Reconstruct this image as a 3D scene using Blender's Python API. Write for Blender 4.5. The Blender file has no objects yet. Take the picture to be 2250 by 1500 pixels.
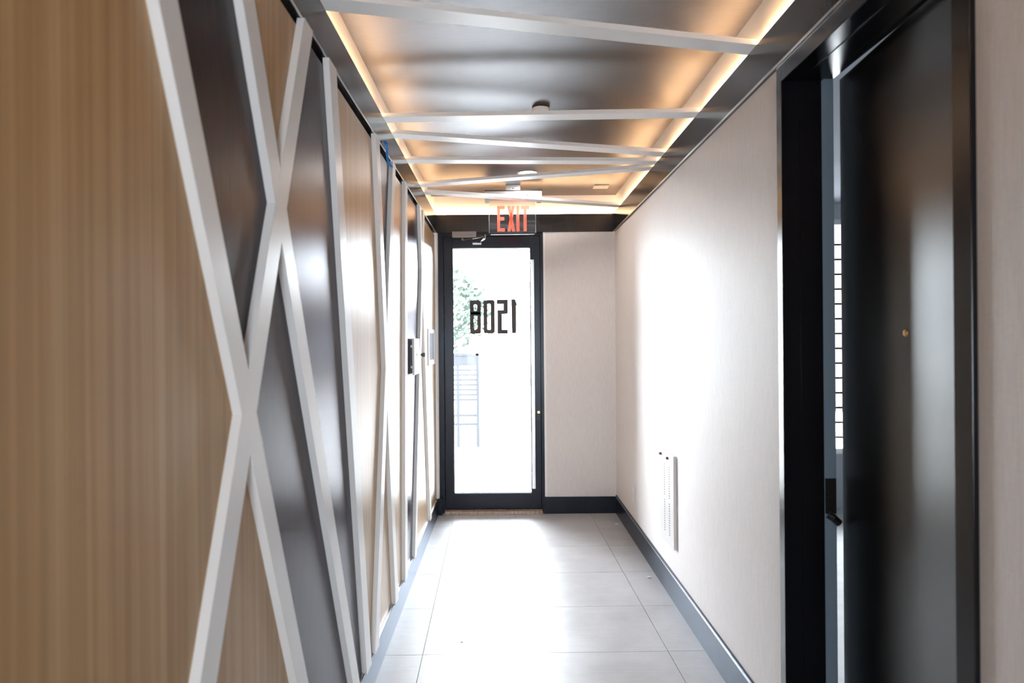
import bpy, bmesh, math, random
from mathutils import Vector, Matrix
random.seed(7)
sc = bpy.context.scene
COL = sc.collection
EYE = 1.58

# ------------------------------------------------------------------ camera
cd = bpy.data.cameras.new('camera')
cam = bpy.data.objects.new('camera', cd)
COL.objects.link(cam)
cd.sensor_width = 36.0
cd.lens = 1536.0 / 2250.0 * 36.0
cd.shift_x = 17.0 / 2250.0
cd.clip_start = 0.05
cam.location = (0, 0, EYE)
cam.rotation_euler = (math.radians(90), 0, 0)
cam.matrix_world = Matrix.Translation((0, 0, EYE)) @ Matrix.Rotation(math.radians(90), 4, 'X') @ Matrix.Rotation(-0.008, 4, 'Z')
cd.dof.use_dof = True
cd.dof.focus_distance = 4.6
cd.dof.aperture_fstop = 2.8
sc.camera = cam

# ------------------------------------------------------------------ exposure and daylight
sc.view_settings.view_transform = 'Standard'
sc.view_settings.look = 'None'
sc.view_settings.gamma = 1.0
sc.view_settings.use_curve_mapping = False
sc.view_settings.exposure = 0.0
SKY = 65.0
LED = 140.0
w = bpy.data.worlds.new('sky'); sc.world = w
w.use_nodes = True
nt = w.node_tree
bg = nt.nodes['Background']
bg.inputs['Color'].default_value = (0.865, 0.915, 1.0, 1)
bg.inputs['Strength'].default_value = SKY

def portal(name, loc, rot, sx, sy):
    l = bpy.data.lights.new(name, 'AREA')
    l.shape = 'RECTANGLE'; l.size = sx; l.size_y = sy
    l.cycles.is_portal = True
    o = bpy.data.objects.new(name, l); COL.objects.link(o)
    o.location = loc; o.rotation_euler = rot
    return o
R90 = math.radians(90)
portal('daylight_portal', (-0.113, 6.56, 1.31), (-R90, 0, 0), 0.76, 2.34)
BW = (-0.30, 0.70, 0.85, 1.85)          # unseen opening behind the camera, added for cool fill light
portal('daylight_portal', ((BW[0]+BW[1])/2, -3.45, (BW[2]+BW[3])/2), (R90, 0, 0), BW[1]-BW[0], BW[3]-BW[2])
portal('daylight_portal', (3.1, 6.66, 1.6), (-R90, 0, 0), 1.7, 2.3)

# ------------------------------------------------------------------ materials
def mat(name, col, rough=0.5, metal=0.0, spec=0.5, emit=None, es=0.0, coat=0.0):
    m = bpy.data.materials.new(name); m.use_nodes = True
    b = m.node_tree.nodes['Principled BSDF']
    b.inputs['Base Color'].default_value = (*col, 1)
    b.inputs['Roughness'].default_value = rough
    b.inputs['Metallic'].default_value = metal
    b.inputs['Specular IOR Level'].default_value = spec
    b.inputs['Coat Weight'].default_value = coat
    if emit:
        b.inputs['Emission Color'].default_value = (*emit, 1)
        b.inputs['Emission Strength'].default_value = es
    return m

def textured(m, cols, scale, stretch, detail=6, rough=0.6, bump=0.0, bdist=0.001, mix2=None, rvar=None):
    """noise on object coordinates, stretched, through a ramp into the base colour"""
    t = m.node_tree; N = t.nodes; L = t.links
    b = N['Principled BSDF']
    tc = N.new('ShaderNodeTexCoord'); mp = N.new('ShaderNodeMapping')
    mp.inputs['Scale'].default_value = stretch
    L.new(tc.outputs['Object'], mp.inputs['Vector'])
    no = N.new('ShaderNodeTexNoise'); no.inputs['Scale'].default_value = scale
    no.inputs['Detail'].default_value = detail; no.inputs['Roughness'].default_value = rough
    L.new(mp.outputs[0], no.inputs['Vector'])
    rp = N.new('ShaderNodeValToRGB')
    els = rp.color_ramp.elements
    while len(els) < len(cols): els.new(0.5)
    for e, (p, c) in zip(els, cols):
        e.position = p; e.color = (*c, 1)
    L.new(no.outputs['Fac'], rp.inputs['Fac'])
    out = rp.outputs['Color']
    if mix2:                                   # a second noise, multiplied
        mp2 = N.new('ShaderNodeMapping'); mp2.inputs['Scale'].default_value = mix2[1]
        L.new(tc.outputs['Object'], mp2.inputs['Vector'])
        n2 = N.new('ShaderNodeTexNoise'); n2.inputs['Scale'].default_value = mix2[0]; n2.inputs['Detail'].default_value = 5
        L.new(mp2.outputs[0], n2.inputs['Vector'])
        r2 = N.new('ShaderNodeValToRGB')
        r2.color_ramp.elements[0].position = 0.3; r2.color_ramp.elements[0].color = (mix2[2],)*3 + (1,)
        r2.color_ramp.elements[1].position = 0.7; r2.color_ramp.elements[1].color = (mix2[3],)*3 + (1,)
        L.new(n2.outputs['Fac'], r2.inputs['Fac'])
        mx = N.new('ShaderNodeMix'); mx.data_type = 'RGBA'; mx.blend_type = 'MULTIPLY'
        mx.inputs['Factor'].default_value = 1.0
        L.new(out, mx.inputs['A']); L.new(r2.outputs['Color'], mx.inputs['B'])
        out = mx.outputs['Result']
    L.new(out, b.inputs['Base Color'])
    if rvar:
        mr = N.new('ShaderNodeMapRange')
        mr.inputs['To Min'].default_value = rvar[0]; mr.inputs['To Max'].default_value = rvar[1]
        L.new(no.outputs['Fac'], mr.inputs['Value']); L.new(mr.outputs[0], b.inputs['Roughness'])
    if bump:
        bp = N.new('ShaderNodeBump'); bp.inputs['Strength'].default_value = bump
        bp.inputs['Distance'].default_value = bdist
        L.new(no.outputs['Fac'], bp.inputs['Height']); L.new(bp.outputs[0], b.inputs['Normal'])
    return m

M = {}
M['wood'] = textured(mat('wood_veneer', (.4,.25,.13), 0.48, spec=0.38),
    [(.30,(.385,.235,.108)), (.46,(.45,.282,.135)), (.56,(.495,.318,.160)), (.72,(.55,.37,.200))],
    1.0, (30, 34, 0.35), detail=4, rough=0.55, mix2=(1.0, (140, 150, 1.2), 0.86, 1.06))
M['dark'] = textured(mat('dark_metallic_panel', (.05,.04,.04), 0.36, metal=0.25, spec=0.6),
    [(.35,(.014,.008,.008)), (.65,(.032,.019,.019))], 1.0, (90, 110, 9), detail=5, bump=0.35, bdist=0.0006, rvar=(0.25, 0.36))
M['white'] = mat('white_satin_paint', (.87,.86,.86), 0.34, spec=0.5)
M['reveal'] = mat('black_reveal', (.012,.011,.012), 0.6)
M['wallpaper'] = textured(mat('woven_wallcovering', (.72,.67,.65), 0.55, spec=0.35),
    [(.3,(.735,.69,.68)), (.7,(.815,.775,.765))], 1.0, (160, 160, 14), detail=5, bump=0.18, bdist=0.0006, mix2=(1.0, (60, 60, 260), 0.96, 1.02))
M['ceiling'] = textured(mat('dark_brushed_ceiling', (.12,.11,.11), 0.3, metal=0.35, spec=0.6),
    [(.3,(.050,.044,.041)), (.7,(.064,.056,.052))], 1.0, (14, 200, 20), detail=4, rvar=(0.34, 0.42))
M['fascia'] = textured(mat('black_brushed_metal', (.08,.075,.075), 0.24, metal=0.6, spec=0.5),
    [(.3,(.020,.018,.018)), (.7,(.034,.031,.030))], 1.0, (160, 160, 6), detail=4, rvar=(0.20, 0.28))
M['black'] = mat('black_satin_paint', (.006,.006,.008), 0.30, spec=0.5)
M['doorblack'] = mat('black_anodised_frame', (.009,.010,.015), 0.34, spec=0.4)
M['leafblack'] = textured(mat('black_satin_door', (.012,.011,.012), 0.3, spec=0.55), [(.3,(.006,.0055,.006)), (.7,(.010,.009,.010))], 3, (1,1,1), rvar=(0.26, 0.36))
M['base'] = textured(mat('black_baseboard', (.02,.022,.03), 0.30, spec=0.6), [(.4,(.012,.014,.022)), (.75,(.020,.023,.033))], 5, (1,1,1), rvar=(0.24, 0.38))
M['tile'] = textured(mat('porcelain_tile', (.5,.49,.5), 0.38, spec=0.5),
    [(.25,(.37,.36,.37)), (.5,(.45,.443,.455)), (.75,(.52,.513,.53))], 3.2, (1,1,1), detail=9, rough=0.62, mix2=(1.0,(3,60,1),0.95,1.02), rvar=(0.30,0.50))
M['grout'] = mat('pale_grout', (.50,.49,.49), 0.8)
M['steel'] = mat('brushed_steel', (.72,.70,.69), 0.28, metal=1.0)
M['chrome'] = mat('bright_chrome', (.85,.87,.88), 0.12, metal=1.0)
M['alu'] = mat('brushed_aluminium', (.50,.49,.49), 0.40, metal=0.9)
M['closer'] = mat('bronze_grey_casting', (.20,.17,.16), 0.35, metal=0.8)
M['brass'] = mat('brass', (.75,.50,.25), 0.25, metal=1.0)
M['bronze'] = textured(mat('worn_threshold', (.42,.32,.27), 0.45, metal=0.3), [(.35,(.30,.22,.18)), (.7,(.52,.42,.36))], 14, (4,1,1))
M['led'] = mat('led_tape', (1,.8,.6), 0.5, emit=(1.0,.60,.30), es=LED)
M['lamp'] = mat('lit_downlight_lens', (1,1,1), 0.5, emit=(1.0,.90,.82), es=180.0)
M['plastic'] = mat('white_plastic', (.80,.79,.78), 0.35)
M['enamel'] = mat('white_enamel_steel', (.78,.75,.74), 0.32)
M['blackplastic'] = mat('black_plastic', (.01,.01,.01), 0.35)
M['screen'] = mat('grey_screen', (.20,.23,.30), 0.25)
M['tape'] = textured(mat('blue_masking_tape', (.02,.2,.62), 0.5), [(.3,(.015,.17,.55)), (.7,(.035,.27,.75))], 30, (1,1,1))
M['red'] = mat('red_lit_letters', (.85,.16,.11), 0.4, emit=(1.0,.16,.09), es=0.7)
M['number'] = mat('dark_vinyl_numerals', (.022,.012,.009), 0.45)
M['chip'] = mat('plaster_chip', (.75,.72,.70), 0.8)
M['rust'] = mat('dark_latch_metal', (.10,.04,.04), 0.4, metal=0.5)
M['darkslot'] = mat('dark_slot', (.10,.08,.08), 0.7)
M['roomwall'] = mat('pale_room_paint', (.42,.45,.48), 0.6)
M['roomceil'] = mat('grey_room_ceiling', (.30,.33,.38), 0.7)
M['backwall'] = mat('grey_back_wall', (.30,.29,.29), 0.6)
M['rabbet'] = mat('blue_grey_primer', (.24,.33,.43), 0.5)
M['leaf'] = mat('tree_leaves', (.019,.027,.021), 0.9, spec=0.1)
M['bark'] = mat('tree_bark', (.05,.04,.035), 0.8)
M['concrete'] = textured(mat('pale_pavement', (.5,.5,.5), 0.7), [(.3,(.44,.43,.42)), (.7,(.54,.53,.52))], 6, (1,1,1))
M['facade'] = textured(mat('pale_facade', (.4,.38,.36), 0.8), [(.3,(.10,.09,.085)), (.7,(.14,.13,.125))], 4, (1,1,1))
M['brick'] = textured(mat('pink_red_brick', (.14,.088,.078), 0.8), [(.3,(.024,.016,.015)), (.7,(.030,.021,.020))], 9, (1,1,1))
M['gate'] = mat('blue_grey_gate', (.0145,.0155,.0175), 0.7, spec=0.1)

def beckmann(m, ior, rough, gcol=(1,1,1), brushed=0.0):
    """satin lacquer: the base colour as diffuse under a glossy coat with a short-tailed highlight"""
    t = m.node_tree; N = t.nodes; L = t.links
    b = N['Principled BSDF']
    df = N.new('ShaderNodeBsdfDiffuse'); gl = N.new('ShaderNodeBsdfAnisotropic'); gl.distribution = 'BECKMANN'
    gl.inputs['Roughness'].default_value = rough; gl.inputs['Color'].default_value = (*gcol, 1)
    if brushed:                                # brushed along Y, so highlights spread sideways
        gl.inputs['Anisotropy'].default_value = brushed
        cv = N.new('ShaderNodeCombineXYZ'); cv.inputs[1].default_value = 1.0
        L.new(cv.outputs[0], gl.inputs['Tangent'])
    if b.inputs['Base Color'].is_linked: L.new(b.inputs['Base Color'].links[0].from_socket, df.inputs['Color'])
    else: df.inputs['Color'].default_value = b.inputs['Base Color'].default_value
    if b.inputs['Normal'].is_linked:
        L.new(b.inputs['Normal'].links[0].from_socket, df.inputs['Normal']); L.new(b.inputs['Normal'].links[0].from_socket, gl.inputs['Normal'])
    fr = N.new('ShaderNodeFresnel'); fr.inputs['IOR'].default_value = ior
    mx = N.new('ShaderNodeMixShader')
    L.new(fr.outputs[0], mx.inputs[0]); L.new(df.outputs[0], mx.inputs[1]); L.new(gl.outputs[0], mx.inputs[2])
    L.new(mx.outputs[0], N['Material Output'].inputs['Surface'])
    N.remove(b)
beckmann(M['dark'], 1.28, 0.31, gcol=(.74,.73,.76))
beckmann(M['wood'], 1.27, 0.42)
beckmann(M['ceiling'], 1.42, 0.34, gcol=(.50,.50,.52), brushed=0.55)
beckmann(M['fascia'], 1.40, 0.20, gcol=(.62,.61,.60))
beckmann(M['black'], 1.38, 0.26)
beckmann(M['leafblack'], 1.42, 0.30)
beckmann(M['base'], 1.36, 0.28, gcol=(.62,.66,.74))
beckmann(M['doorblack'], 1.36, 0.28, gcol=(.8,.85,.95))

def thinglass(name, tint, edge=0.0):
    m = bpy.data.materials.new(name); m.use_nodes = True
    t = m.node_tree; N = t.nodes; L = t.links
    N.remove(N['Principled BSDF'])
    tr = N.new('ShaderNodeBsdfTransparent'); tr.inputs['Color'].default_value = (*tint, 1)
    gl = N.new('ShaderNodeBsdfGlossy'); gl.inputs['Roughness'].default_value = 0.02
    fr = N.new('ShaderNodeFresnel'); fr.inputs['IOR'].default_value = 1.5
    mx = N.new('ShaderNodeMixShader')
    L.new(fr.outputs[0], mx.inputs[0]); L.new(tr.outputs[0], mx.inputs[1]); L.new(gl.outputs[0], mx.inputs[2])
    L.new(mx.outputs[0], N['Material Output'].inputs['Surface'])
    return m
M['glass'] = thinglass('clear_glass', (.96,.98,.97))
M['acrylic'] = thinglass('clear_acrylic', (.90,.90,.92))
M['frost'] = mat('polished_acrylic_edge', (.85,.86,.88), 0.2, spec=0.6)

# ------------------------------------------------------------------ mesh helpers
def box(bm, x0, x1, y0, y1, z0, z1, bev=0.0, rot=None, piv=None):
    vs = [bm.verts.new((x, y, z)) for x in (x0, x1) for y in (y0, y1) for z in (z0, z1)]
    idx = [(0,1,3,2), (4,6,7,5), (0,4,5,1), (2,3,7,6), (0,2,6,4), (1,5,7,3)]
    fs = [bm.faces.new([vs[i] for i in q]) for q in idx]
    if bev:
        es = list({e for f in fs for e in f.edges})
        r = bmesh.ops.bevel(bm, geom=es, offset=bev, segments=2, affect='EDGES', profile=0.7)
        vs = list({v for f in r['faces'] for v in f.verts} | {v for v in vs if v.is_valid})
    if rot is not None:
        bmesh.ops.rotate(bm, verts=[v for v in vs if v.is_valid], cent=piv, matrix=rot)
    return bm

def prism(bm, pts, a0, a1, axis='X'):
    """extrude a 2D polygon; axis X: pts=(y,z); axis Y: pts=(x,z); axis Z: pts=(x,y)"""
    def P(a, p):
        return (a, p[0], p[1]) if axis == 'X' else ((p[0], a, p[1]) if axis == 'Y' else (p[0], p[1], a))
    A = [bm.verts.new(P(a0, p)) for p in pts]; B = [bm.verts.new(P(a1, p)) for p in pts]
    n = len(pts)
    bm.faces.new(A); bm.faces.new(B[::-1])
    for i in range(n):
        bm.faces.new([A[i], B[i], B[(i+1) % n], A[(i+1) % n]])
    bmesh.ops.recalc_face_normals(bm, faces=bm.faces)
    return bm

def cyl(bm, p0, p1, r0, r1=None, seg=20):
    r1 = r0 if r1 is None else r1
    p0 = Vector(p0); p1 = Vector(p1); d = (p1 - p0)
    q = d.to_track_quat('Z', 'Y').to_matrix()
    A = []; B = []
    for i in range(seg):
        a = 2*math.pi*i/seg
        u = q @ Vector((math.cos(a), math.sin(a), 0))
        A.append(bm.verts.new(p0 + u*r0)); B.append(bm.verts.new(p1 + u*r1))
    bm.faces.new(A[::-1]); bm.faces.new(B)
    for i in range(seg):
        bm.faces.new([A[i], A[(i+1) % seg], B[(i+1) % seg], B[i]])
    return bm

def tube(bm, pts, r, seg=10):
    for a, b in zip(pts[:-1], pts[1:]): cyl(bm, a, b, r, r, seg)
    return bm

def obj(name, bm, m, parent=None, label=None, kind=None, smooth=False, bevel=0.0):
    me = bpy.data.meshes.new(name)
    bmesh.ops.recalc_face_normals(bm, faces=bm.faces)
    bm.to_mesh(me); bm.free()
    me.materials.append(m)
    if smooth:
        for p in me.polygons: p.use_smooth = True
        try: me.set_sharp_from_angle(angle=math.radians(35))
        except Exception: pass
    o = bpy.data.objects.new(name, me); COL.objects.link(o)
    if bevel:
        md = o.modifiers.new('bevel', 'BEVEL'); md.width = bevel; md.segments = 2; md.limit_method = 'ANGLE'; md.angle_limit = math.radians(40)
    if parent:
        o.parent = parent
        o.matrix_parent_inverse = Matrix.Translation(-Vector(parent.location))
    if label: o['label'] = label
    if kind: o['kind'] = kind
    return o

def B(*a, **k): return box(bmesh.new(), *a, **k)

def empty(name, loc, label=None, cat=None, group=None, kind=None):
    o = bpy.data.objects.new(name, None); COL.objects.link(o)
    o.location = loc; o.empty_display_size = 0.1
    if label: o['label'] = label
    if cat: o['category'] = cat
    if group: o['group'] = group
    if kind: o['kind'] = kind
    return o

def tag(o, label, cat, group=None):
    o['label'] = label; o['category'] = cat
    if group: o['group'] = group
    return o

def structure(o, label, cat):
    o['kind'] = 'structure'; o['label'] = label; o['category'] = cat
    return o

# ------------------------------------------------------------------ dimensions
XL, XR = -0.645, 1.022        # backing of the left wall, right wall face
YB, YE = -3.40, 6.42          # back and end wall faces
ZF0, ZF1, ZC = 2.580, 2.745, 2.92

# ------------------------------------------------------------------ floor and tiles
bm = bmesh.new(); box(bm, -0.80, 1.24, YB-0.2, 6.72, -0.12, -0.010)
floor = structure(obj('floor', bm, M['grout']), 'pale grey tiled corridor floor with thin grout joints', 'floor')
tilt = 0.016
def clip_poly(poly, fn):
    out = []
    for i in range(len(poly)):
        a, b = poly[i], poly[(i+1) % len(poly)]
        fa, fb = fn(a), fn(b)
        if fa >= 0: out.append(a)
        if (fa >= 0) != (fb >= 0):
            t = fa/(fa-fb); out.append((a[0]+(b[0]-a[0])*t, a[1]+(b[1]-a[1])*t))
    return out
P0 = (-0.425, 3.535)
def tl(u, v):
    return (P0[0] + u*math.cos(tilt) - v*math.sin(tilt), P0[1] + u*math.sin(tilt) + v*math.cos(tilt))
cols = [(-1.22, 0.0), (0.0, 1.245), (1.245, 2.3)]
g = 0.0016
k = 0
for r in range(-12, 6):
    v0 = r*0.612
    for (u0, u1) in cols:
        poly = [tl(u0+g, v0+g), tl(u1-g, v0+g), tl(u1-g, v0+0.612-g), tl(u0+g, v0+0.612-g)]
        for fn in (lambda p: p[0]+0.614, lambda p: XR-0.012-p[0], lambda p: p[1]-YB, lambda p: 6.46-p[1]):
            poly = clip_poly(poly, fn)
            if len(poly) < 3: break
        if len(poly) < 3: continue
        bm = prism(bmesh.new(), poly, -0.010, 0.0 + random.uniform(-0.0004, 0.0), 'Z')
        t = obj('tile', bm, M['tile'], floor)
        k += 1

# ------------------------------------------------------------------ left wall: panels and strips
bm = bmesh.new(); box(bm, -0.80, XL, YB, YE+0.2, 0, ZF1-0.045)
wl = structure(obj('wall_left', bm, M['reveal']), 'left corridor wall of wood and dark panels crossed by white strips', 'wall')
LN = {1:(2.353,-.4915), 2:(1.006,.4601), 3:(2.922,-.5195), 4:(3.111,-.2379), 5:(3.899,-.2004),
      6:(3.227,.2619), 7:(4.232,.0572), 8:(5.705,-.2301), 9:(4.655,.2663)}
def G(i): return lambda p: p[0] - (LN[i][0] + LN[i][1]*p[1])       # right of line i
def S(i): return lambda p: (LN[i][0] + LN[i][1]*p[1]) - p[0]       # left of line i
ZP0, ZP1 = 0.157, 2.552
def panel(kind, fns, y0=0.0, y1=6.375):
    poly = [(y0, ZP0), (y1, ZP0), (y1, ZP1), (y0, ZP1)]
    for f in fns:
        poly = clip_poly(poly, f)
        if len(poly) < 3: return
    bm = prism(bmesh.new(), poly, XL, -0.628, 'X')
    o = obj('panel', bm, M['wood' if kind == 'w' else 'dark'], wl)
    o['label'] = 'vertical-grained wood veneer panel' if kind == 'w' else 'dark bronze-black metallic panel'
panel('w', [S(1), S(2)], y0=-0.9)
panel('d', [G(1), S(2), S(3)])
panel('w', [G(3), S(2)])
panel('d', [G(2), G(3), S(4)])
panel('d', [G(1), G(2), S(3)])
panel('w', [G(2), S(1)])
panel('w', [G(4), S(5), S(6)])
panel('d', [G(5), S(6)])
panel('w', [G(6), S(5)])
panel('w', [G(5), G(6), S(7)])
panel('d', [G(7), S(8), S(9)])
panel('w', [G(8), S(9)])
panel('w', [G(9), S(8)])
panel('w', [G(8), G(9)])
for (a, b) in ((-3.38, -2.15), (-2.147, -0.903)):
    o = obj('panel', B(XL, -0.628, a, b, ZP0, ZP1), M['wood'], wl); o['label'] = 'vertical-grained wood veneer panel'
widths = {1:.092, 2:.096, 3:.100, 4:.108, 5:.098, 6:.098, 7:.098, 8:.090, 9:.090}
for i, (a, b) in LN.items():
    wd = widths[i]; z0, z1 = 0.142, 2.578
    hw = wd/2
    e = 0.0003*(i % 3)
    pts = [(a+b*z0-hw, z0), (a+b*z0+hw, z0), (a+b*z1+hw, z1), (a+b*z1-hw, z1)]
    s = obj('strip', prism(bmesh.new(), pts, -0.628, -0.605+e, 'X'), M['white'], wl, bevel=0.0012)
    s['label'] = 'white painted diagonal strip'
o = obj('end_trim', B(XL, -0.612, 6.378, 6.418, 0.15, 2.578), M['white'], wl); o['label'] = 'narrow pale upright trim beside the glass door'

bm = B(XL, -0.614, YB, 6.30, 0, 0.150, bev=0.0)
bl = structure(obj('baseboard_left', bm, M['base']), 'black baseboard along the foot of the panelled left wall', 'baseboard')
obj('cap_strip', B(XL, -0.617, YB, 6.30, 0.150, 0.1545), M['steel'], bl, label='thin steel cap strip')
pl = structure(obj('trim_1', B(-0.645, -0.578, 6.375, 6.44, 0, 0.145, bev=0.002), M['base']), 'small black plinth block left of the glass door', 'trim')

# ------------------------------------------------------------------ right wall
DY0, DY1, DZ = 1.57, 2.53, 2.513         # side door clear opening
bm = bmesh.new()
box(bm, XR, 1.204, DY1+0.02, YE+0.2, 0, ZF1-0.045)
box(bm, XR, 1.204, YB, DY0-0.02, 0, ZF1-0.045)
box(bm, XR, 1.204, DY0-0.02, DY1+0.02, DZ+0.02, ZF1-0.045)
wr = structure(obj('wall_right', bm, M['wallpaper']), 'right wall in pale woven wallcovering', 'wall')
br = structure(obj('baseboard_right', B(XR-0.014, XR, 2.577, YE, 0, 0.150), M['base']), 'black baseboard along the foot of the pale right wall', 'baseboard')
obj('cap_strip', B(XR-0.010, XR, 2.577, YE, 0.150, 0.163), M['base'], br, label='narrow dark cap moulding')
obj('joint_line', B(XR-0.0145, XR-0.009, 2.577, YE, 0.150, 0.1515), M['steel'], br, label='thin bright edge of the cap')
bn = structure(obj('baseboard_near', B(XR-0.014, XR, YB, 1.505, 0, 0.150), M['base']), 'black baseboard nearest the camera on the right', 'baseboard')

# ------------------------------------------------------------------ end wall
OX0, OX1, OZ = -0.606, 0.366, 2.603
bm = bmesh.new()
box(bm, OX1, XR, YE, YE+0.2, 0, ZF1-0.045)
box(bm, -0.645, OX1, YE, YE+0.2, OZ, ZF1-0.045)
box(bm, -0.645, OX0, YE, YE+0.2, 0, OZ)
we = structure(obj('wall_end', bm, M['wallpaper']), 'pale end wall around the glass entrance door', 'wall')
obj('corner_bead', B(OX1-0.002, OX1+0.016, YE-0.002, YE+0.03, 0.155, OZ), M['white'], we, label='white corner bead beside the door')
obj('corner_bead', B(OX0, OX1+0.016, YE-0.002, YE+0.03, OZ-0.004, OZ+0.012), M['white'], we, label='white corner bead over the door')
be = structure(obj('baseboard_end', B(OX1+0.002, XR-0.014, YE-0.018, YE, 0, 0.152), M['base']), 'black baseboard on the end wall right of the glass door', 'baseboard')
obj('return_piece', B(OX1-0.014, OX1+0.002, YE-0.018, YE+0.05, 0, 0.152), M['doorblack'], be)

# back wall behind the camera ; its glazed opening is added as a fill light
bm = bmesh.new()
box(bm, -0.8, BW[0], YB-0.15, YB, 0, ZC); box(bm, BW[1], 1.204, YB-0.15, YB, 0, ZC)
box(bm, BW[0], BW[1], YB-0.15, YB, BW[3], ZC); box(bm, BW[0], BW[1], YB-0.15, YB, 0, BW[2])
wb = structure(obj('wall_back', bm, M['backwall']), 'wall behind the camera with an added fill-light window', 'wall')
fill_win = structure(empty('fill_window', ((BW[0]+BW[1])/2, YB-0.1, BW[2])), 'unseen window behind the camera, added for cool fill light', 'window')
bm = bmesh.new()
x0, x1, z0, z1 = BW
for q in ((x0, x0+.05, z0, z1), (x1-.05, x1, z0, z1), (x0+.05, x1-.05, z0, z0+.05), (x0+.05, x1-.05, z1-.05, z1), ((x0+x1)/2-.02, (x0+x1)/2+.02, z0+.05, z1-.05)):
    box(bm, q[0], q[1], YB-0.12, YB-0.07, q[2], q[3])
obj('frame', bm, M['black'], fill_win)
obj('pane', B(x0+.05, (x0+x1)/2-.02, YB-0.10, YB-0.096, z0+.05, z1-.05), M['glass'], fill_win)
obj('pane', B((x0+x1)/2+.02, x1-.05, YB-0.10, YB-0.096, z0+.05, z1-.05), M['glass'], fill_win)

# ------------------------------------------------------------------ ceiling, cove, fascia
bm = bmesh.new(); box(bm, -0.80, 1.204, YB-0.15, 6.62, ZC, ZC+0.10)
ceil = structure(obj('ceiling', bm, M['ceiling']), 'dark brushed ceiling tray lit along its edges', 'ceiling')
cz = ZF1-0.045
CX0, CX1, CY = -0.660, 1.037, 6.437
def trim(n, bm, m, label): return structure(obj('trim_%d' % n, bm, m), label, 'trim')
trim(2, B(CX1, CX1+0.10, YB, CY+0.10, cz, ZC), M['white'], 'white cove face above the right wall')
trim(3, B(CX0-0.10, CX0, YB, CY+0.10, cz, ZC), M['white'], 'white cove face above the left wall')
trim(4, B(CX0, CX1, CY, CY+0.10, cz, ZC), M['white'], 'white cove face above the glass door')
trim(5, box(B(1.007, 1.012, YB, 6.405, ZF0, ZF1), 1.012, XR, YB, 6.405, ZF0, ZF0+0.004), M['fascia'], 'black metal fascia band along the right side')
trim(6, box(B(-0.622, -0.617, YB, 6.405, ZF0, ZF1), -0.645, -0.622, YB, 6.405, ZF0, ZF0+0.004), M['fascia'], 'black metal fascia band along the left side')
trim(7, box(B(-0.617, 1.007, 6.405, 6.410, ZF0, ZF1), -0.617, 1.007, 6.410, YE, ZF0, ZF0+0.004), M['fascia'], 'black metal fascia band above the glass door')
trim(8, B(1.0035, 1.0070, YB, 6.40, ZF0-0.002, ZF0+0.006), M['steel'], 'thin steel edge under the right fascia')
trim(9, B(-0.6170, -0.6135, YB, 6.40, ZF0-0.002, ZF0+0.005), M['steel'], 'thin steel edge under the left fascia')
ls = empty('led_strip', (1.0295, 1.5, cz), 'warm white LED strip glowing in the right ceiling cove', 'strip light', 'cove LED strips')
obj('light_tape', B(1.0122, 1.0142, YB+0.02, 6.40, ZF1-0.030, ZF1-0.002), M['led'], ls)
ls = empty('led_strip', (-0.652, 1.5, cz), 'warm white LED strip glowing in the left ceiling cove', 'strip light', 'cove LED strips')
obj('light_tape', B(-0.6242, -0.6222, YB+0.02, 6.40, ZF1-0.030, ZF1-0.002), M['led'], ls)
ls = empty('led_strip', (0.2, 6.428, cz), 'warm white LED strip glowing in the cove over the glass door', 'strip light', 'cove LED strips')
obj('light_tape', B(-0.61, 1.00, 6.4102, 6.4122, ZF1-0.030, ZF1-0.002), M['led'], ls)

slats = [((-.577,2.415),(.999,2.815)), ((-.604,3.667),(1.022,3.626)), ((-.608,3.951),(1.011,4.395)),
         ((-.610,4.511),(1.018,4.597)), ((-.603,5.221),(1.012,4.754)), ((-.608,5.478),(.985,6.066))]
slats += [((-.6,1.9),(1.0,1.35)), ((-.6,.4),(1.0,.9)), ((-.6,-.5),(1.0,-.9)), ((-.6,-2.4),(1.0,-1.9))]
for i, (a, b) in enumerate(slats):
    m_ = (b[1]-a[1])/(b[0]-a[0])
    xa, xb = -0.645, 1.020
    ya, yb = a[1]+m_*(xa-a[0]), a[1]+m_*(xb-a[0])
    hw = 0.048*math.sqrt(1+m_*m_)
    e = 0.0004*(i % 3)
    s = obj('slat', prism(bmesh.new(), [(xa, ya-hw), (xb, yb-hw), (xb, yb+hw), (xa, ya+hw)], ZF1+0.0005+e, ZF1+0.0225+e, 'Z'), M['white'], ceil, bevel=0.001)
    s['label'] = 'white painted slat spanning the ceiling tray'

# ------------------------------------------------------------------ glass entrance door
d1 = structure(empty('door_1', (-0.11, 6.45, 0)), 'tall black-framed glass entrance door at the end', 'door')
FY = 6.445
bm = bmesh.new()
box(bm, -0.606, -0.556, FY, 6.55, 0.0, 2.603, bev=0.0015)
box(bm, 0.337, 0.366, FY, 6.55, 0.0, 2.603, bev=0.0015)
box(bm, -0.556, 0.337, FY, 6.55, 2.555, 2.603, bev=0.0015)
box(bm, -0.556, -0.530, 6.512, 6.55, 0.03, 2.555); box(bm, 0.312, 0.337, 6.512, 6.55, 0.03, 2.555); box(bm, -0.530, 0.312, 6.512, 6.55, 2.53, 2.555)
obj('door_frame', bm, M['doorblack'], d1)
bm = bmesh.new()
box(bm, -0.552, -0.472, FY+0.012, 6.51, 0.036, 2.550, bev=0.002)
box(bm, 0.245, 0.333, FY+0.012, 6.51, 0.036, 2.550, bev=0.002)
box(bm, -0.472, 0.245, FY+0.012, 6.51, 2.445, 2.550, bev=0.002)
box(bm, -0.472, 0.245, FY+0.012, 6.51, 0.036, 0.180, bev=0.002)
leaf1 = obj('door_leaf', bm, M['doorblack'], d1)
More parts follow.
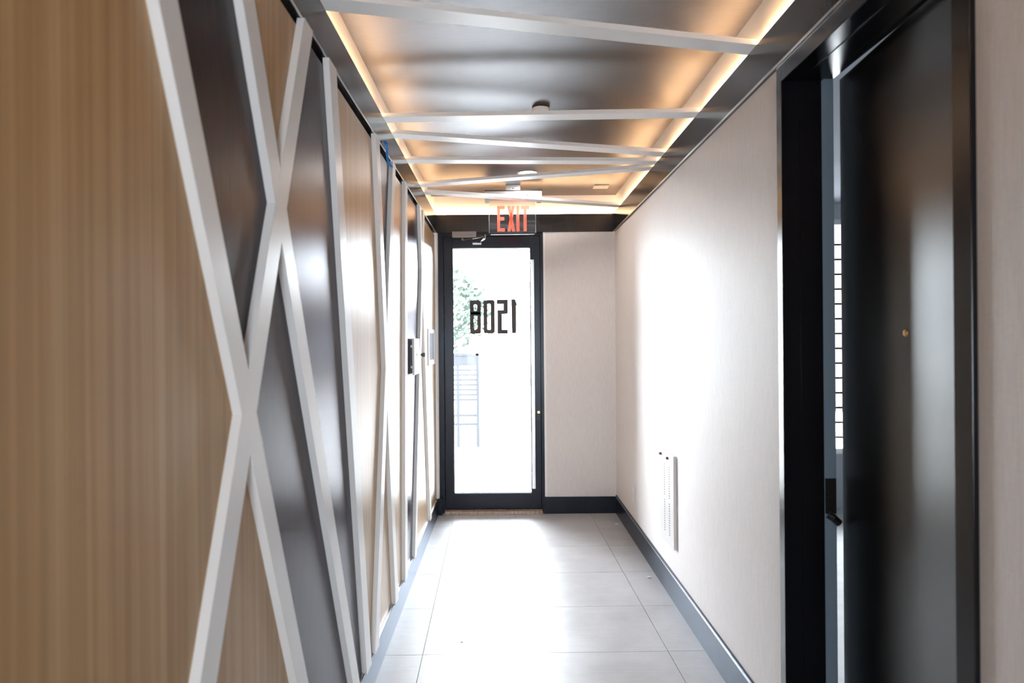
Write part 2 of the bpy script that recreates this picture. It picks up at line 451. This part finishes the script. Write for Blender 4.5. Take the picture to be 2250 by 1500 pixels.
pane = obj('pane', B(-0.474, 0.247, 6.478, 6.484, 0.178, 2.447), M['glass'], leaf1)
obj('gasket', (lambda bm: (box(bm, -0.472, -0.467, 6.468, 6.478, 0.18, 2.445), box(bm, 0.240, 0.245, 6.468, 6.478, 0.18, 2.445),
     box(bm, -0.467, 0.240, 6.468, 6.478, 2.440, 2.445), box(bm, -0.467, 0.240, 6.468, 6.478, 0.18, 0.185), bm)[-1])(bmesh.new()), M['blackplastic'], leaf1)
# numerals on the glass, read from outside, so mirrored from in here
def oct_ring(bm, x0, x1, z0, z1, holes, c=0.014, cl=True):
    pass
def frame_digit(x0, x1, z0, z1, bars):
    bm = bmesh.new()
    for (a, b, c_, d) in bars: box(bm, a, b, 6.4745, 6.4765, c_, d)
    return bm
def rounded(x0, x1, z0, z1, c):
    return [(x0+c, z0), (x1-c, z0), (x1, z0+c), (x1, z1-c), (x1-c, z1), (x0+c, z1), (x0, z1-c), (x0, z0+c)]
def ring(bm, outer, inner, y0=6.4745, y1=6.4770):
    n = len(outer)
    O0 = [bm.verts.new((p[0], y0, p[1])) for p in outer]; I0 = [bm.verts.new((p[0], y0, p[1])) for p in inner]
    O1 = [bm.verts.new((p[0], y1, p[1])) for p in outer]; I1 = [bm.verts.new((p[0], y1, p[1])) for p in inner]
    for i in range(n):
        j = (i+1) % n
        bm.faces.new([O0[i], O0[j], I0[j], I0[i]]); bm.faces.new([O1[i], I1[i], I1[j], O1[j]])
        bm.faces.new([O0[i], O1[i], O1[j], O0[j]]); bm.faces.new([I0[i], I0[j], I1[j], I1[i]])
    return bm
ZT, ZB_ = 1.963, 1.652
x0, x1 = -0.316, -0.214        # 8
bm = bmesh.new()
mid = 1.843
ring(bm, rounded(x0, x1, mid, ZT, .010), rounded(x0+.036, x1-.036, mid+.021, ZT-.038, .007))
ring(bm, rounded(x0, x1, ZB_, mid+.002, .012), rounded(x0+.036, x1-.036, ZB_+.040, mid-.021, .007))
box(bm, x0+.002, x1-.002, 6.4745, 6.477, mid-.010, mid+.010)
obj('numeral', bm, M['number'], pane, label='dark numeral 8, seen mirrored')
x0, x1 = -0.191, -0.087        # 0
bm = bmesh.new(); ring(bm, rounded(x0, x1, ZB_+.003, ZT+.002, .013), rounded(x0+.036, x1-.036, ZB_+.037, ZT-.032, .006))
obj('numeral', bm, M['number'], pane, label='dark numeral 0, seen mirrored')
x0, x1 = -0.065, 0.034         # 5, mirrored
T = 0.030
pts = [(x0, ZT+.004), (x1, ZT+.004), (x1, 1.838), (x0+.044, 1.834), (x0+.044, ZB_+.037), (x1, ZB_+.037), (x1, ZB_+.000), (x0+.004, ZB_+.000),
       (x0+.004, 1.870), (x1-.038, 1.870), (x1-.038, ZT-.035), (x0, ZT-.035)]
obj('numeral', prism(bmesh.new(), pts, 6.4745, 6.477, 'Y'), M['number'], pane, label='dark numeral 5, seen mirrored')
x0 = 0.069                      # 1, mirrored
pts = [(x0, ZT+.006), (x0+.033, ZT+.006), (x0+.055, ZT-.050), (x0+.043, ZT-.048), (x0+.042, ZB_+.004), (x0+.004, ZB_+.004)]
obj('numeral', prism(bmesh.new(), pts, 6.4745, 6.477, 'Y'), M['number'], pane, label='dark numeral 1, seen mirrored')
# pull bar
bm = bmesh.new(); box(bm, 0.249, 0.276, 6.375, 6.402, 0.235, 2.325, bev=0.002)
pb = obj('pull_handle', bm, M['steel'], leaf1, label='full-height brushed steel pull bar')
obj('lock_cylinder', (lambda bm: (cyl(bm, (0.312, 6.457, 0.925), (0.312, 6.448, 0.925), .013), bm)[-1])(bmesh.new()), M['brass'], leaf1, label='small brass lock cylinder')
obj('thumb_turn', B(0.297, 0.323, 6.446, 6.457, 0.855, 0.905, bev=.003), M['blackplastic'], leaf1)
for z in (0.45, 1.28, 2.10):
    bm = bmesh.new(); cyl(bm, (0.2625, 6.402, z), (0.2625, 6.458, z), .009); obj('standoff', bm, M['steel'], leaf1)
obj('threshold', box(B(-0.556, 0.337, 6.37, 6.511, 0.0, 0.030, bev=.004), -0.556, 0.337, 6.512, 6.56, 0.0, 0.060), M['bronze'], d1, label='worn bronze-coloured threshold')
# closer
cb = obj('closer_body', B(-0.470, -0.248, 6.385, 6.443, 2.533, 2.590, bev=.004), M['closer'], d1, label='bronze-grey door closer body')
bm = bmesh.new(); cyl(bm, (-0.375, 6.41, 2.515), (-0.375, 6.41, 2.535), .016)
cyl(bm, (-0.163, 6.25, 2.500), (-0.163, 6.25, 2.535), .012)
obj('pivot', bm, M['chrome'], cb)
def bar(bm, a, b, wd, th):
    a = Vector(a); b = Vector(b); d = (b-a).normalized(); s = d.cross(Vector((0,0,1))).normalized(); u = s.cross(d)
    vs = [bm.verts.new(p + s*sx*wd/2 + u*sz*th/2) for p in (a, b) for sx, sz in ((-1,-1),(1,-1),(1,1),(-1,1))]
    for q in ((0,1,2,3),(7,6,5,4),(0,4,5,1),(1,5,6,2),(2,6,7,3),(3,7,4,0)): bm.faces.new([vs[i] for i in q])
    return bm
obj('arm', bar(bmesh.new(), (-0.375, 6.41, 2.512), (-0.163, 6.25, 2.522), .022, .010), M['chrome'], cb)
obj('arm', bar(bmesh.new(), (-0.163, 6.25, 2.510), (-0.232, 6.44, 2.486), .018, .010), M['chrome'], cb)
obj('shoe', B(-0.285, -0.205, 6.435, 6.458, 2.474, 2.492, bev=.002), M['steel'], cb)

# ------------------------------------------------------------------ side door on the right
d2 = structure(empty('door_2', (1.10, 2.05, 0)), 'tall black side door standing slightly ajar on the right', 'door')
bm = bmesh.new()
box(bm, 1.009, 1.155, DY1, DY1+0.046, 0, 2.577)                      # far jamb with its face
box(bm, 1.009, 1.155, DY0-0.062, DY0, 0, 2.577)
box(bm, 1.155, 1.2045, DY0-0.062, DY0-0.014, 0, 2.527)
box(bm, 1.009, 1.155, DY0, DY1, DZ, 2.577)
box(bm, 1.155, 1.2045, DY0-0.014, DY1+0.014, DZ+0.012, 2.577)
obj('door_frame', bm, M['black'], d2, bevel=0.0015)
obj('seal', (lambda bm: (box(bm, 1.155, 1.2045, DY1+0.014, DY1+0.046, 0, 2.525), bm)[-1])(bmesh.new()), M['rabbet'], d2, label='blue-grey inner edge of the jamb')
bm = bmesh.new()
box(bm, 1.074, 1.080, DY1-0.003, DY1, 0, DZ); box(bm, 1.074, 1.080, DY0, DY1, DZ-0.003, DZ)
obj('stop_bead', bm, M['black'], d2)
ang = math.radians(-3.75)
Rz = Matrix.Rotation(ang, 3, 'Z'); PV = Vector((1.157, 1.558, 0))
LW = 0.974
bm = bmesh.new(); box(bm, 1.157, 1.202, 1.558, 1.558+LW, 0.008, DZ+0.004, bev=0.0015)
bmesh.ops.rotate(bm, verts=bm.verts, cent=PV, matrix=Rz)
leaf2 = obj('door_leaf', bm, M['leafblack'], d2)
def on_leaf(bm): bmesh.ops.rotate(bm, verts=bm.verts, cent=PV, matrix=Rz); return bm
bm = bmesh.new(); cyl(bm, (1.157, 2.072, 1.596), (1.152, 2.072, 1.596), .0125, .010); cyl(bm, (1.152, 2.072, 1.596), (1.1505, 2.072, 1.596), .006)
obj('peephole', on_leaf(bm), M['brass'], leaf2, label='small brass door viewer', smooth=True)
yE = 1.558+LW
bm = bmesh.new(); box(bm, 1.168, 1.192, yE-0.002, yE+0.011, 0.962, 0.985, bev=.002)
obj('latch_bolt', on_leaf(bm), M['brass'], leaf2)
bm = bmesh.new(); box(bm, 1.165, 1.196, yE-0.002, yE+0.0015, 0.91, 1.05)
obj('latch_plate', on_leaf(bm), M['blackplastic'], leaf2)
bm = bmesh.new(); cyl(bm, (1.170, yE-0.001, 1.590), (1.170, yE+0.008, 1.590), .006); 
obj('bumper', on_leaf(bm), M['blackplastic'], leaf2)
bm = bmesh.new(); cyl(bm, (1.202, yE-0.07, 0.97), (1.212, yE-0.07, 0.97), .027); tube(bm, [(1.212, yE-0.07, .97), (1.250, yE-0.07, .97), (1.255, yE-0.19, .97)], .009)
obj('lever_handle', on_leaf(bm), M['blackplastic'], leaf2, smooth=True)
bm = bmesh.new()
box(bm, 1.163, 1.202, DY1+0.0095, DY1+0.014, 0.945, 1.073)
box(bm, 1.172, 1.188, DY1+0.0075, DY1+0.0095, 1.015, 1.048); box(bm, 1.172, 1.188, DY1+0.0075, DY1+0.0095, 0.967, 1.005)
tube(bm, [(1.172, DY1+0.010, .942), (1.190, DY1+0.004, .930), (1.209, DY1+0.004, .912)], .014, 12)
obj('strike_plate', bm, M['blackplastic'], d2, smooth=False)

# ------------------------------------------------------------------ neighbouring room seen through the gap
RX1, RYW = 4.4, 6.50
bm = bmesh.new(); box(bm, 1.24, RX1, 0.7, RYW+0.2, -0.12, 0.0)
structure(obj('floor_side_room', bm, M['concrete']), 'pale floor of the room beyond the side door', 'floor')
bm = bmesh.new(); box(bm, 1.204, RX1, 4.10, RYW+0.2, 2.84, 2.92); box(bm, 1.204, RX1, 0.7, 4.10, 2.60, 2.92)
structure(obj('ceiling_side_room', bm, M['roomceil']), 'grey ceiling of the room beyond the side door', 'ceiling')
bm = bmesh.new()
WX0, WX1, WZ0, WZ1 = 2.35, 3.85, 0.50, 2.70
box(bm, 1.204, WX0, RYW, RYW+0.15, 0, 2.84); box(bm, WX1, RX1, RYW, RYW+0.15, 0, 2.84)
box(bm, WX0, WX1, RYW, RYW+0.15, 0, WZ0); box(bm, WX0, WX1, RYW, RYW+0.15, WZ1, 2.84)
box(bm, RX1, RX1+0.1, 0.7, RYW+0.15, 0, 2.92); box(bm, 1.204, RX1, 0.6, 0.7, 0, 2.92)
structure(obj('wall_side_room', bm, M['roomwall']), 'pale walls of the room beyond the side door', 'wall')
win1 = structure(empty('window_1', (3.1, RYW+0.07, WZ0)), 'bright barred window of the room beyond the side door', 'window')
bm = bmesh.new()
for q in ((WX0, WX0+.05, WZ0, WZ1), (WX1-.05, WX1, WZ0, WZ1), (WX0+.05, WX1-.05, WZ0, WZ0+.05), (WX0+.05, WX1-.05, WZ1-.05, WZ1)):
    box(bm, q[0], q[1], RYW+0.05, RYW+0.10, q[2], q[3])
obj('window_frame', bm, M['steel'], win1)
obj('pane', B(WX0+.05, WX1-.05, RYW+0.075, RYW+0.079, WZ0+.05, WZ1-.05), M['glass'], win1)
for i in range(14):
    z = 0.66 + i*0.1385
    obj('window_bar', B(WX0+.05, WX1-.05, RYW+0.04, RYW+0.052, z-.008, z+.008), M['black'], win1)

# ------------------------------------------------------------------ exit sign
ex = empty('exit_sign', (0.085, 6.0, ZC), 'edge-lit EXIT sign of clear acrylic with red letters hanging from the ceiling', 'exit sign')
obj('canopy', B(0.022, 0.147, 5.97, 6.05, 2.868, ZC, bev=.002), M['steel'], ex)
obj('canopy_screw', (lambda bm: (cyl(bm, (0.085, 5.971, 2.885), (0.085, 5.967, 2.885), .005, seg=10), bm)[-1])(bmesh.new()), M['blackplastic'], ex)
hs = obj('housing', B(-0.158, 0.332, 5.955, 6.045, 2.800, 2.862, bev=.003), M['alu'], ex)
obj('housing_lid', B(-0.160, 0.334, 5.953, 6.047, 2.862, 2.868), M['blackplastic'], ex, label='dark top edge of the housing')
obj('test_button', (lambda bm: (cyl(bm, (0.205, 5.956, 2.827), (0.205, 5.951, 2.827), .007, seg=14), bm)[-1])(bmesh.new()), M['rust'], hs)
for a in (-0.155, 0.288): obj('bracket', B(a, a+.037, 5.965, 6.035, 2.772, 2.800), M['alu'], ex)
px0, px1, pz0, pz1 = -0.122, 0.278, 2.497, 2.800
bm = prism(bmesh.new(), [(px0, pz1), (px0, pz0+.016), (px0+.005, pz0+.005), (px0+.016, pz0), (px1-.016, pz0), (px1-.005, pz0+.005), (px1, pz0+.016), (px1, pz1)], 5.996, 6.004, 'Y')
ap = obj('panel', bm, M['acrylic'], ex, label='clear acrylic panel')
bm = bmesh.new()
box(bm, px0-.001, px0+.0025, 5.9955, 6.0045, pz0+.014, pz1); box(bm, px1-.0025, px1+.001, 5.9955, 6.0045, pz0+.014, pz1); box(bm, px0+.014, px1-.014, 5.9955, 6.0045, pz0-.001, pz0+.003)
obj('bright_edge', bm, M['frost'], ap)
lz0, lz1 = 2.524, 2.741
def letter(bars):
    bm = bmesh.new()
    for pts in bars: prism(bm, pts, 5.9925, 5.9955, 'Y')
    return obj('letter', bm, M['red'], ap)
def rect(a, b, c_, d): return [(a, c_), (b, c_), (b, d), (a, d)]
t = .024
# E
a, b = -0.052, 0.013
letter([rect(a, a+t, lz0, lz1), rect(a+t, b, lz1-.027, lz1), rect(a+t, b-.004, (lz0+lz1)/2-.014, (lz0+lz1)/2+.014), rect(a+t, b, lz0, lz0+.027)])
a, b = 0.035, 0.100
mz = (lz0+lz1)/2
letter([[(a, lz1), (a+.026, lz1), (b, lz0), (b-.026, lz0)], [(b-.026, lz1), (b, lz1), (a+.026, lz0), (a, lz0)]])
letter([rect(0.112, 0.138, lz0, lz1)])
a, b = 0.152, 0.222
letter([rect(a, b, lz1-.028, lz1), rect((a+b)/2-.013, (a+b)/2+.013, lz0, lz1-.028)])

# ------------------------------------------------------------------ ceiling fittings
sd = empty('smoke_detector', (0.219, 4.005, ZC), 'small round white smoke detector on the dark ceiling', 'smoke detector')
bm = bmesh.new(); cyl(bm, (0.219, 4.005, ZC), (0.219, 4.005, ZC-0.008), .050, .050, 32)
obj('base_plate', bm, M['blackplastic'], sd, label='dark base ring', smooth=True)
bm = bmesh.new(); cyl(bm, (0.219, 4.005, ZC-0.008), (0.219, 4.005, ZC-0.026), .0485, .046, 32); cyl(bm, (0.219, 4.005, ZC-0.026), (0.219, 4.005, ZC-0.032), .040, .036, 32)
obj('cover', bm, M['plastic'], sd, smooth=True)
n = 36
def disc_ring(bm, cx, cy, z0, z1, r0, r1):
    v = [[bm.verts.new((cx+r*math.cos(2*math.pi*i/n), cy+r*math.sin(2*math.pi*i/n), z)) for i in range(n)] for r, z in ((r0, z0), (r0, z1), (r1, z1), (r1, z0))]
    for k in range(4):
        A_, B_ = v[k], v[(k+1) % 4]
        for i in range(n): bm.faces.new([A_[i], A_[(i+1) % n], B_[(i+1) % n], B_[i]])
for (lx, ly, lab) in ((0.199, 5.569, 'round recessed ceiling downlight nearest the EXIT sign, lit white'),):
    dl = empty('recessed_downlight', (lx, ly, ZC), lab, 'downlight')
    bm = bmesh.new(); disc_ring(bm, lx, ly, ZC-0.004, ZC, 0.072, 0.086)
    obj('trim_ring', bm, M['white'], dl, smooth=True)
    bm = bmesh.new(); cyl(bm, (lx, ly, ZC), (lx, ly, ZC-0.003), .0715, .0715, 32)
    obj('lens', bm, M['lamp'], dl)
cp = tag(obj('ceiling_plate', B(0.786, 0.915, 6.015, 6.135, ZC-0.008, ZC, bev=.002), M['plastic']), 'small square white plate on the ceiling near the far right corner', 'cover plate')

# ------------------------------------------------------------------ left wall fittings
kb = empty('control_box', (-0.628, 4.76, 1.48), 'white box on black back plate with a key in it on the left wall', 'control box')
obj('back_plate', B(-0.628, -0.6085, 4.62, 4.90, 1.375, 1.592), M['blackplastic'], kb, label='black back plate')
bm = bmesh.new(); box(bm, -0.6085, -0.594, 4.615, 4.905, 1.363, 1.604, bev=.002)
kc = obj('cover', bm, M['plastic'], kb)
for z in (1.408, 1.545): obj('cover_clip', B(-0.619, -0.6085, 4.612, 4.620, z, z+.016), M['plastic'], kb)
bm = bmesh.new(); cyl(bm, (-0.594, 4.76, 1.494), (-0.589, 4.76, 1.494), .013)
obj('lock', bm, M['chrome'], kc)
obj('status_mark', B(-0.594, -0.593, 4.735, 4.785, 1.512, 1.540), M['screen'], kc, label='small grey mark')
ky = empty('key', (-0.589, 4.76, 1.494), 'key with a black head left in the white control box', 'key')
obj('shank', B(-0.590, -0.566, 4.756, 4.764, 1.490, 1.498), M['chrome'], ky)
bm = prism(bmesh.new(), [(-0.569, 1.488), (-0.569, 1.500), (-0.554, 1.508), (-0.540, 1.508), (-0.540, 1.480), (-0.554, 1.480)], 4.754, 4.766, 'Y')
obj('key_head', bm, M['blackplastic'], ky, label='black plastic head')
ic = empty('intercom_panel', (-0.628, 5.98, 1.54), 'flat white intercom plate with grey screen beside the glass door', 'intercom')
icp = obj('face_plate', B(-0.628, -0.619, 5.72, 6.24, 1.386, 1.690, bev=.002), M['plastic'], ic)
obj('screen', B(-0.619, -0.6165, 5.80, 6.12, 1.430, 1.655), M['screen'], ic, label='grey blank screen')
# blue tape
pts = [(-0.607, 3.598, 2.618, .016), (-0.599, 3.596, 2.600, .018), (-0.596, 3.600, 2.575, .012), (-0.597, 3.603, 2.550, .013), (-0.594, 3.606, 2.520, .014), (-0.586, 3.610, 2.500, .020), (-0.579, 3.612, 2.486, .024)]
bm = bmesh.new()
rows = []
for i, (x, y, z, wd) in enumerate(pts):
    tw = (-.002, .003, .004, .001, -.002, .003, .002)[i]
    rows.append([bm.verts.new((x-wd/2, y-tw, z+.003)), bm.verts.new((x, y+tw*.5, z)), bm.verts.new((x+wd/2, y+tw, z-.002))])
for i in range(len(rows)-1):
    for j in range(2): bm.faces.new([rows[i][j], rows[i][j+1], rows[i+1][j+1], rows[i+1][j]])
bt = obj('masking_tape', bm, M['tape']); md = bt.modifiers.new('thick', 'SOLIDIFY'); md.thickness = 0.0006; md.offset = 1
tag(bt, 'torn piece of blue masking tape hanging from the left fascia', 'tape')

# ------------------------------------------------------------------ right wall fittings
vy0, vy1, vz0, vz1 = 4.175, 4.545, 0.325, 0.885
hv = empty('wall_heater', (XR, 4.36, vz0), 'white perforated metal wall heater cover low on the right wall', 'heater')
bm = bmesh.new(); box(bm, 1.003, XR, vy0, vy1, vz0, vz1, bev=.003)
hc = obj('cover', bm, M['enamel'], hv)
bm = bmesh.new()
for (ya, yb) in ((4.268, 4.290), (4.395, 4.417)):
    for (za, n_) in ((0.385, 14), (0.610, 14)):
        for i in range(n_):
            box(bm, 1.0022, 1.0032, ya, yb, za+i*0.0145, za+i*0.0145+0.0055)
s = obj('vent_slots', bm, M['darkslot'], hc); s['kind'] = 'stuff'
for (y, z) in ((4.50, 0.852), (4.315, 0.852)):
    bm = bmesh.new(); cyl(bm, (1.003, y, z), (0.992, y, z), .009, .007, 14); box(bm, 0.990, 0.993, y-.012, y+.012, z-.005, z+.005)
    obj('latch', bm, M['rust'], hc, label='dark latch knob')
for z in (0.80, 0.43):
    bm = bmesh.new(); cyl(bm, (1.012, vy0, z), (1.012, vy0-0.002, z), .004, seg=10); obj('side_screw', bm, M['steel'], hc)
ou = empty('wall_outlet', (XR, 5.56, 0.355), 'white socket plate low on the right wall beyond the heater', 'outlet')
oc = obj('cover_plate', B(1.016, XR, 5.525, 5.600, 0.298, 0.413, bev=.0015), M['plastic'], ou)
bm = bmesh.new(); box(bm, 1.0145, 1.016, 5.545, 5.580, 0.362, 0.393); box(bm, 1.0145, 1.016, 5.545, 5.580, 0.318, 0.349)
obj('socket', bm, M['enamel'], oc)

# plaster crumbs on the floor
for i, (x, y, r, lab) in enumerate([(0.953, 4.66, .010, 'white plaster chip on the tiles by the right baseboard, nearest the heater'),
                                (0.960, 6.02, .012, 'white plaster chip in the far right floor corner'),
                                (0.90, 6.10, .006, 'tiny dark-edged plaster crumb beside the chip in the far right corner'),
                                (-0.238, 3.68, .005, 'tiny crumb alone on the tile in the middle of the floor')]):
    bm = bmesh.new(); n_ = 7
    pts = [(x + r*random.uniform(.7, 1.3)*math.cos(2*math.pi*k/n_)*1.4, y + r*random.uniform(.7, 1.2)*math.sin(2*math.pi*k/n_)) for k in range(n_)]
    prism(bm, pts, 0.0, r*0.55, 'Z')
    tag(obj('plaster_chip', bm, M['chip']), lab, 'debris', 'plaster chips on the floor')

# ------------------------------------------------------------------ outdoors
structure(obj('ground', B(-14, 16, 6.75, 40, -0.20, -0.08), M['concrete']), 'pale pavement outside the glass door', 'ground')
# sign board / directory seen through the glass
gt = empty('metal_gate', (-0.78, 11.0, -0.08), 'blue-grey metal gate with horizontal bars outside the glass door', 'gate')
gx0, gx1 = -1.15, -0.40
bm = bmesh.new(); box(bm, gx0, gx0+.05, 11.0, 11.04, -0.08, 1.40); box(bm, gx1-.05, gx1, 11.0, 11.04, -0.08, 1.40); box(bm, gx0, gx1, 11.0, 11.04, 1.36, 1.40)
box(bm, -0.76, -0.71, 11.0, 11.04, -0.08, 1.2)
obj('frame', bm, M['gate'], gt)
obj('sign_board', B(gx0+.035, gx1-.035, 11.01, 11.03, 1.20, 1.36), M['gate'], gt)
for i in range(7):
    z = 1.135-i*0.078
    obj('bar', B(gx0+.035, gx1-.035, 11.008, 11.032, z-.017, z+.017), M['gate'], gt)
for i in range(2):
    z = 0.42-i*0.14
    obj('bar', B(gx0+.035, gx1-.035, 11.008, 11.032, z-.02, z+.02), M['gate'], gt)
# house across the street
hb = empty('house', (6.5, 26.0, -0.08), 'pale house with brick-red cornice across the street', 'building')
obj('wall', B(-0.62, 14, 26.0, 34, -0.08, 3.55), M['facade'], hb)
obj('cornice', B(-0.80, 14.2, 25.75, 34.2, 3.55, 3.76), M['brick'], hb)
obj('fascia_board', B(-0.72, 14.1, 25.85, 34.1, 3.40, 3.55), M['facade'], hb)
for x in (1.2, 3.6, 6.5):
    f_ = obj('window', B(x, x+1.0, 25.95, 26.0, 0.9, 2.3), M['white'], hb)
    obj('pane', B(x+.08, x+.92, 25.93, 25.95, 0.98, 2.22), M['screen'], f_)
# tree
tr = empty('street_tree', (-1.6, 15.0, -0.08), 'leafy green tree outside left of the house', 'tree')
bm = bmesh.new(); cyl(bm, (-1.6, 15, -0.08), (-1.5, 15, 2.0), .13, .09, 12)
for a in range(7):
    an = a*0.9
    cyl(bm, (-1.53, 15, 1.3+a*.08), (-1.5+0.8*math.cos(an), 15+0.7*math.sin(an), 1.8+a*.15), .03, .008, 8)
obj('trunk', bm, M['bark'], tr)
bm = bmesh.new()
for i in range(1600):
    th_, ph = random.uniform(0, 2*math.pi), math.acos(random.uniform(-1, 1))
    rr = random.uniform(0.45, 1.0)**0.6
    c = Vector((-1.45+1.15*rr*math.sin(ph)*math.cos(th_), 15+1.1*rr*math.sin(ph)*math.sin(th_), 2.25+0.95*rr*math.cos(ph)))
    d = Vector((random.gauss(0,1), random.gauss(0,1), random.gauss(0,1))).normalized()
    e1 = d.orthogonal().normalized(); e2 = d.cross(e1)
    s_ = random.uniform(.05, .10)
    bm.faces.new([bm.verts.new(c + e1*s_), bm.verts.new(c + e2*s_*.5), bm.verts.new(c - e1*s_), bm.verts.new(c - e2*s_*.5)])
lf = obj('foliage', bm, M['leaf'], tr); lf['kind'] = 'stuff'
# brick building seen past the side door
bb = empty('brick_building', (9.0, 16.0, -0.08), 'brick building outside the barred window', 'building')
obj('wall', B(5.5, 16, 16.0, 19, -0.08, 4.5), M['brick'], bb)
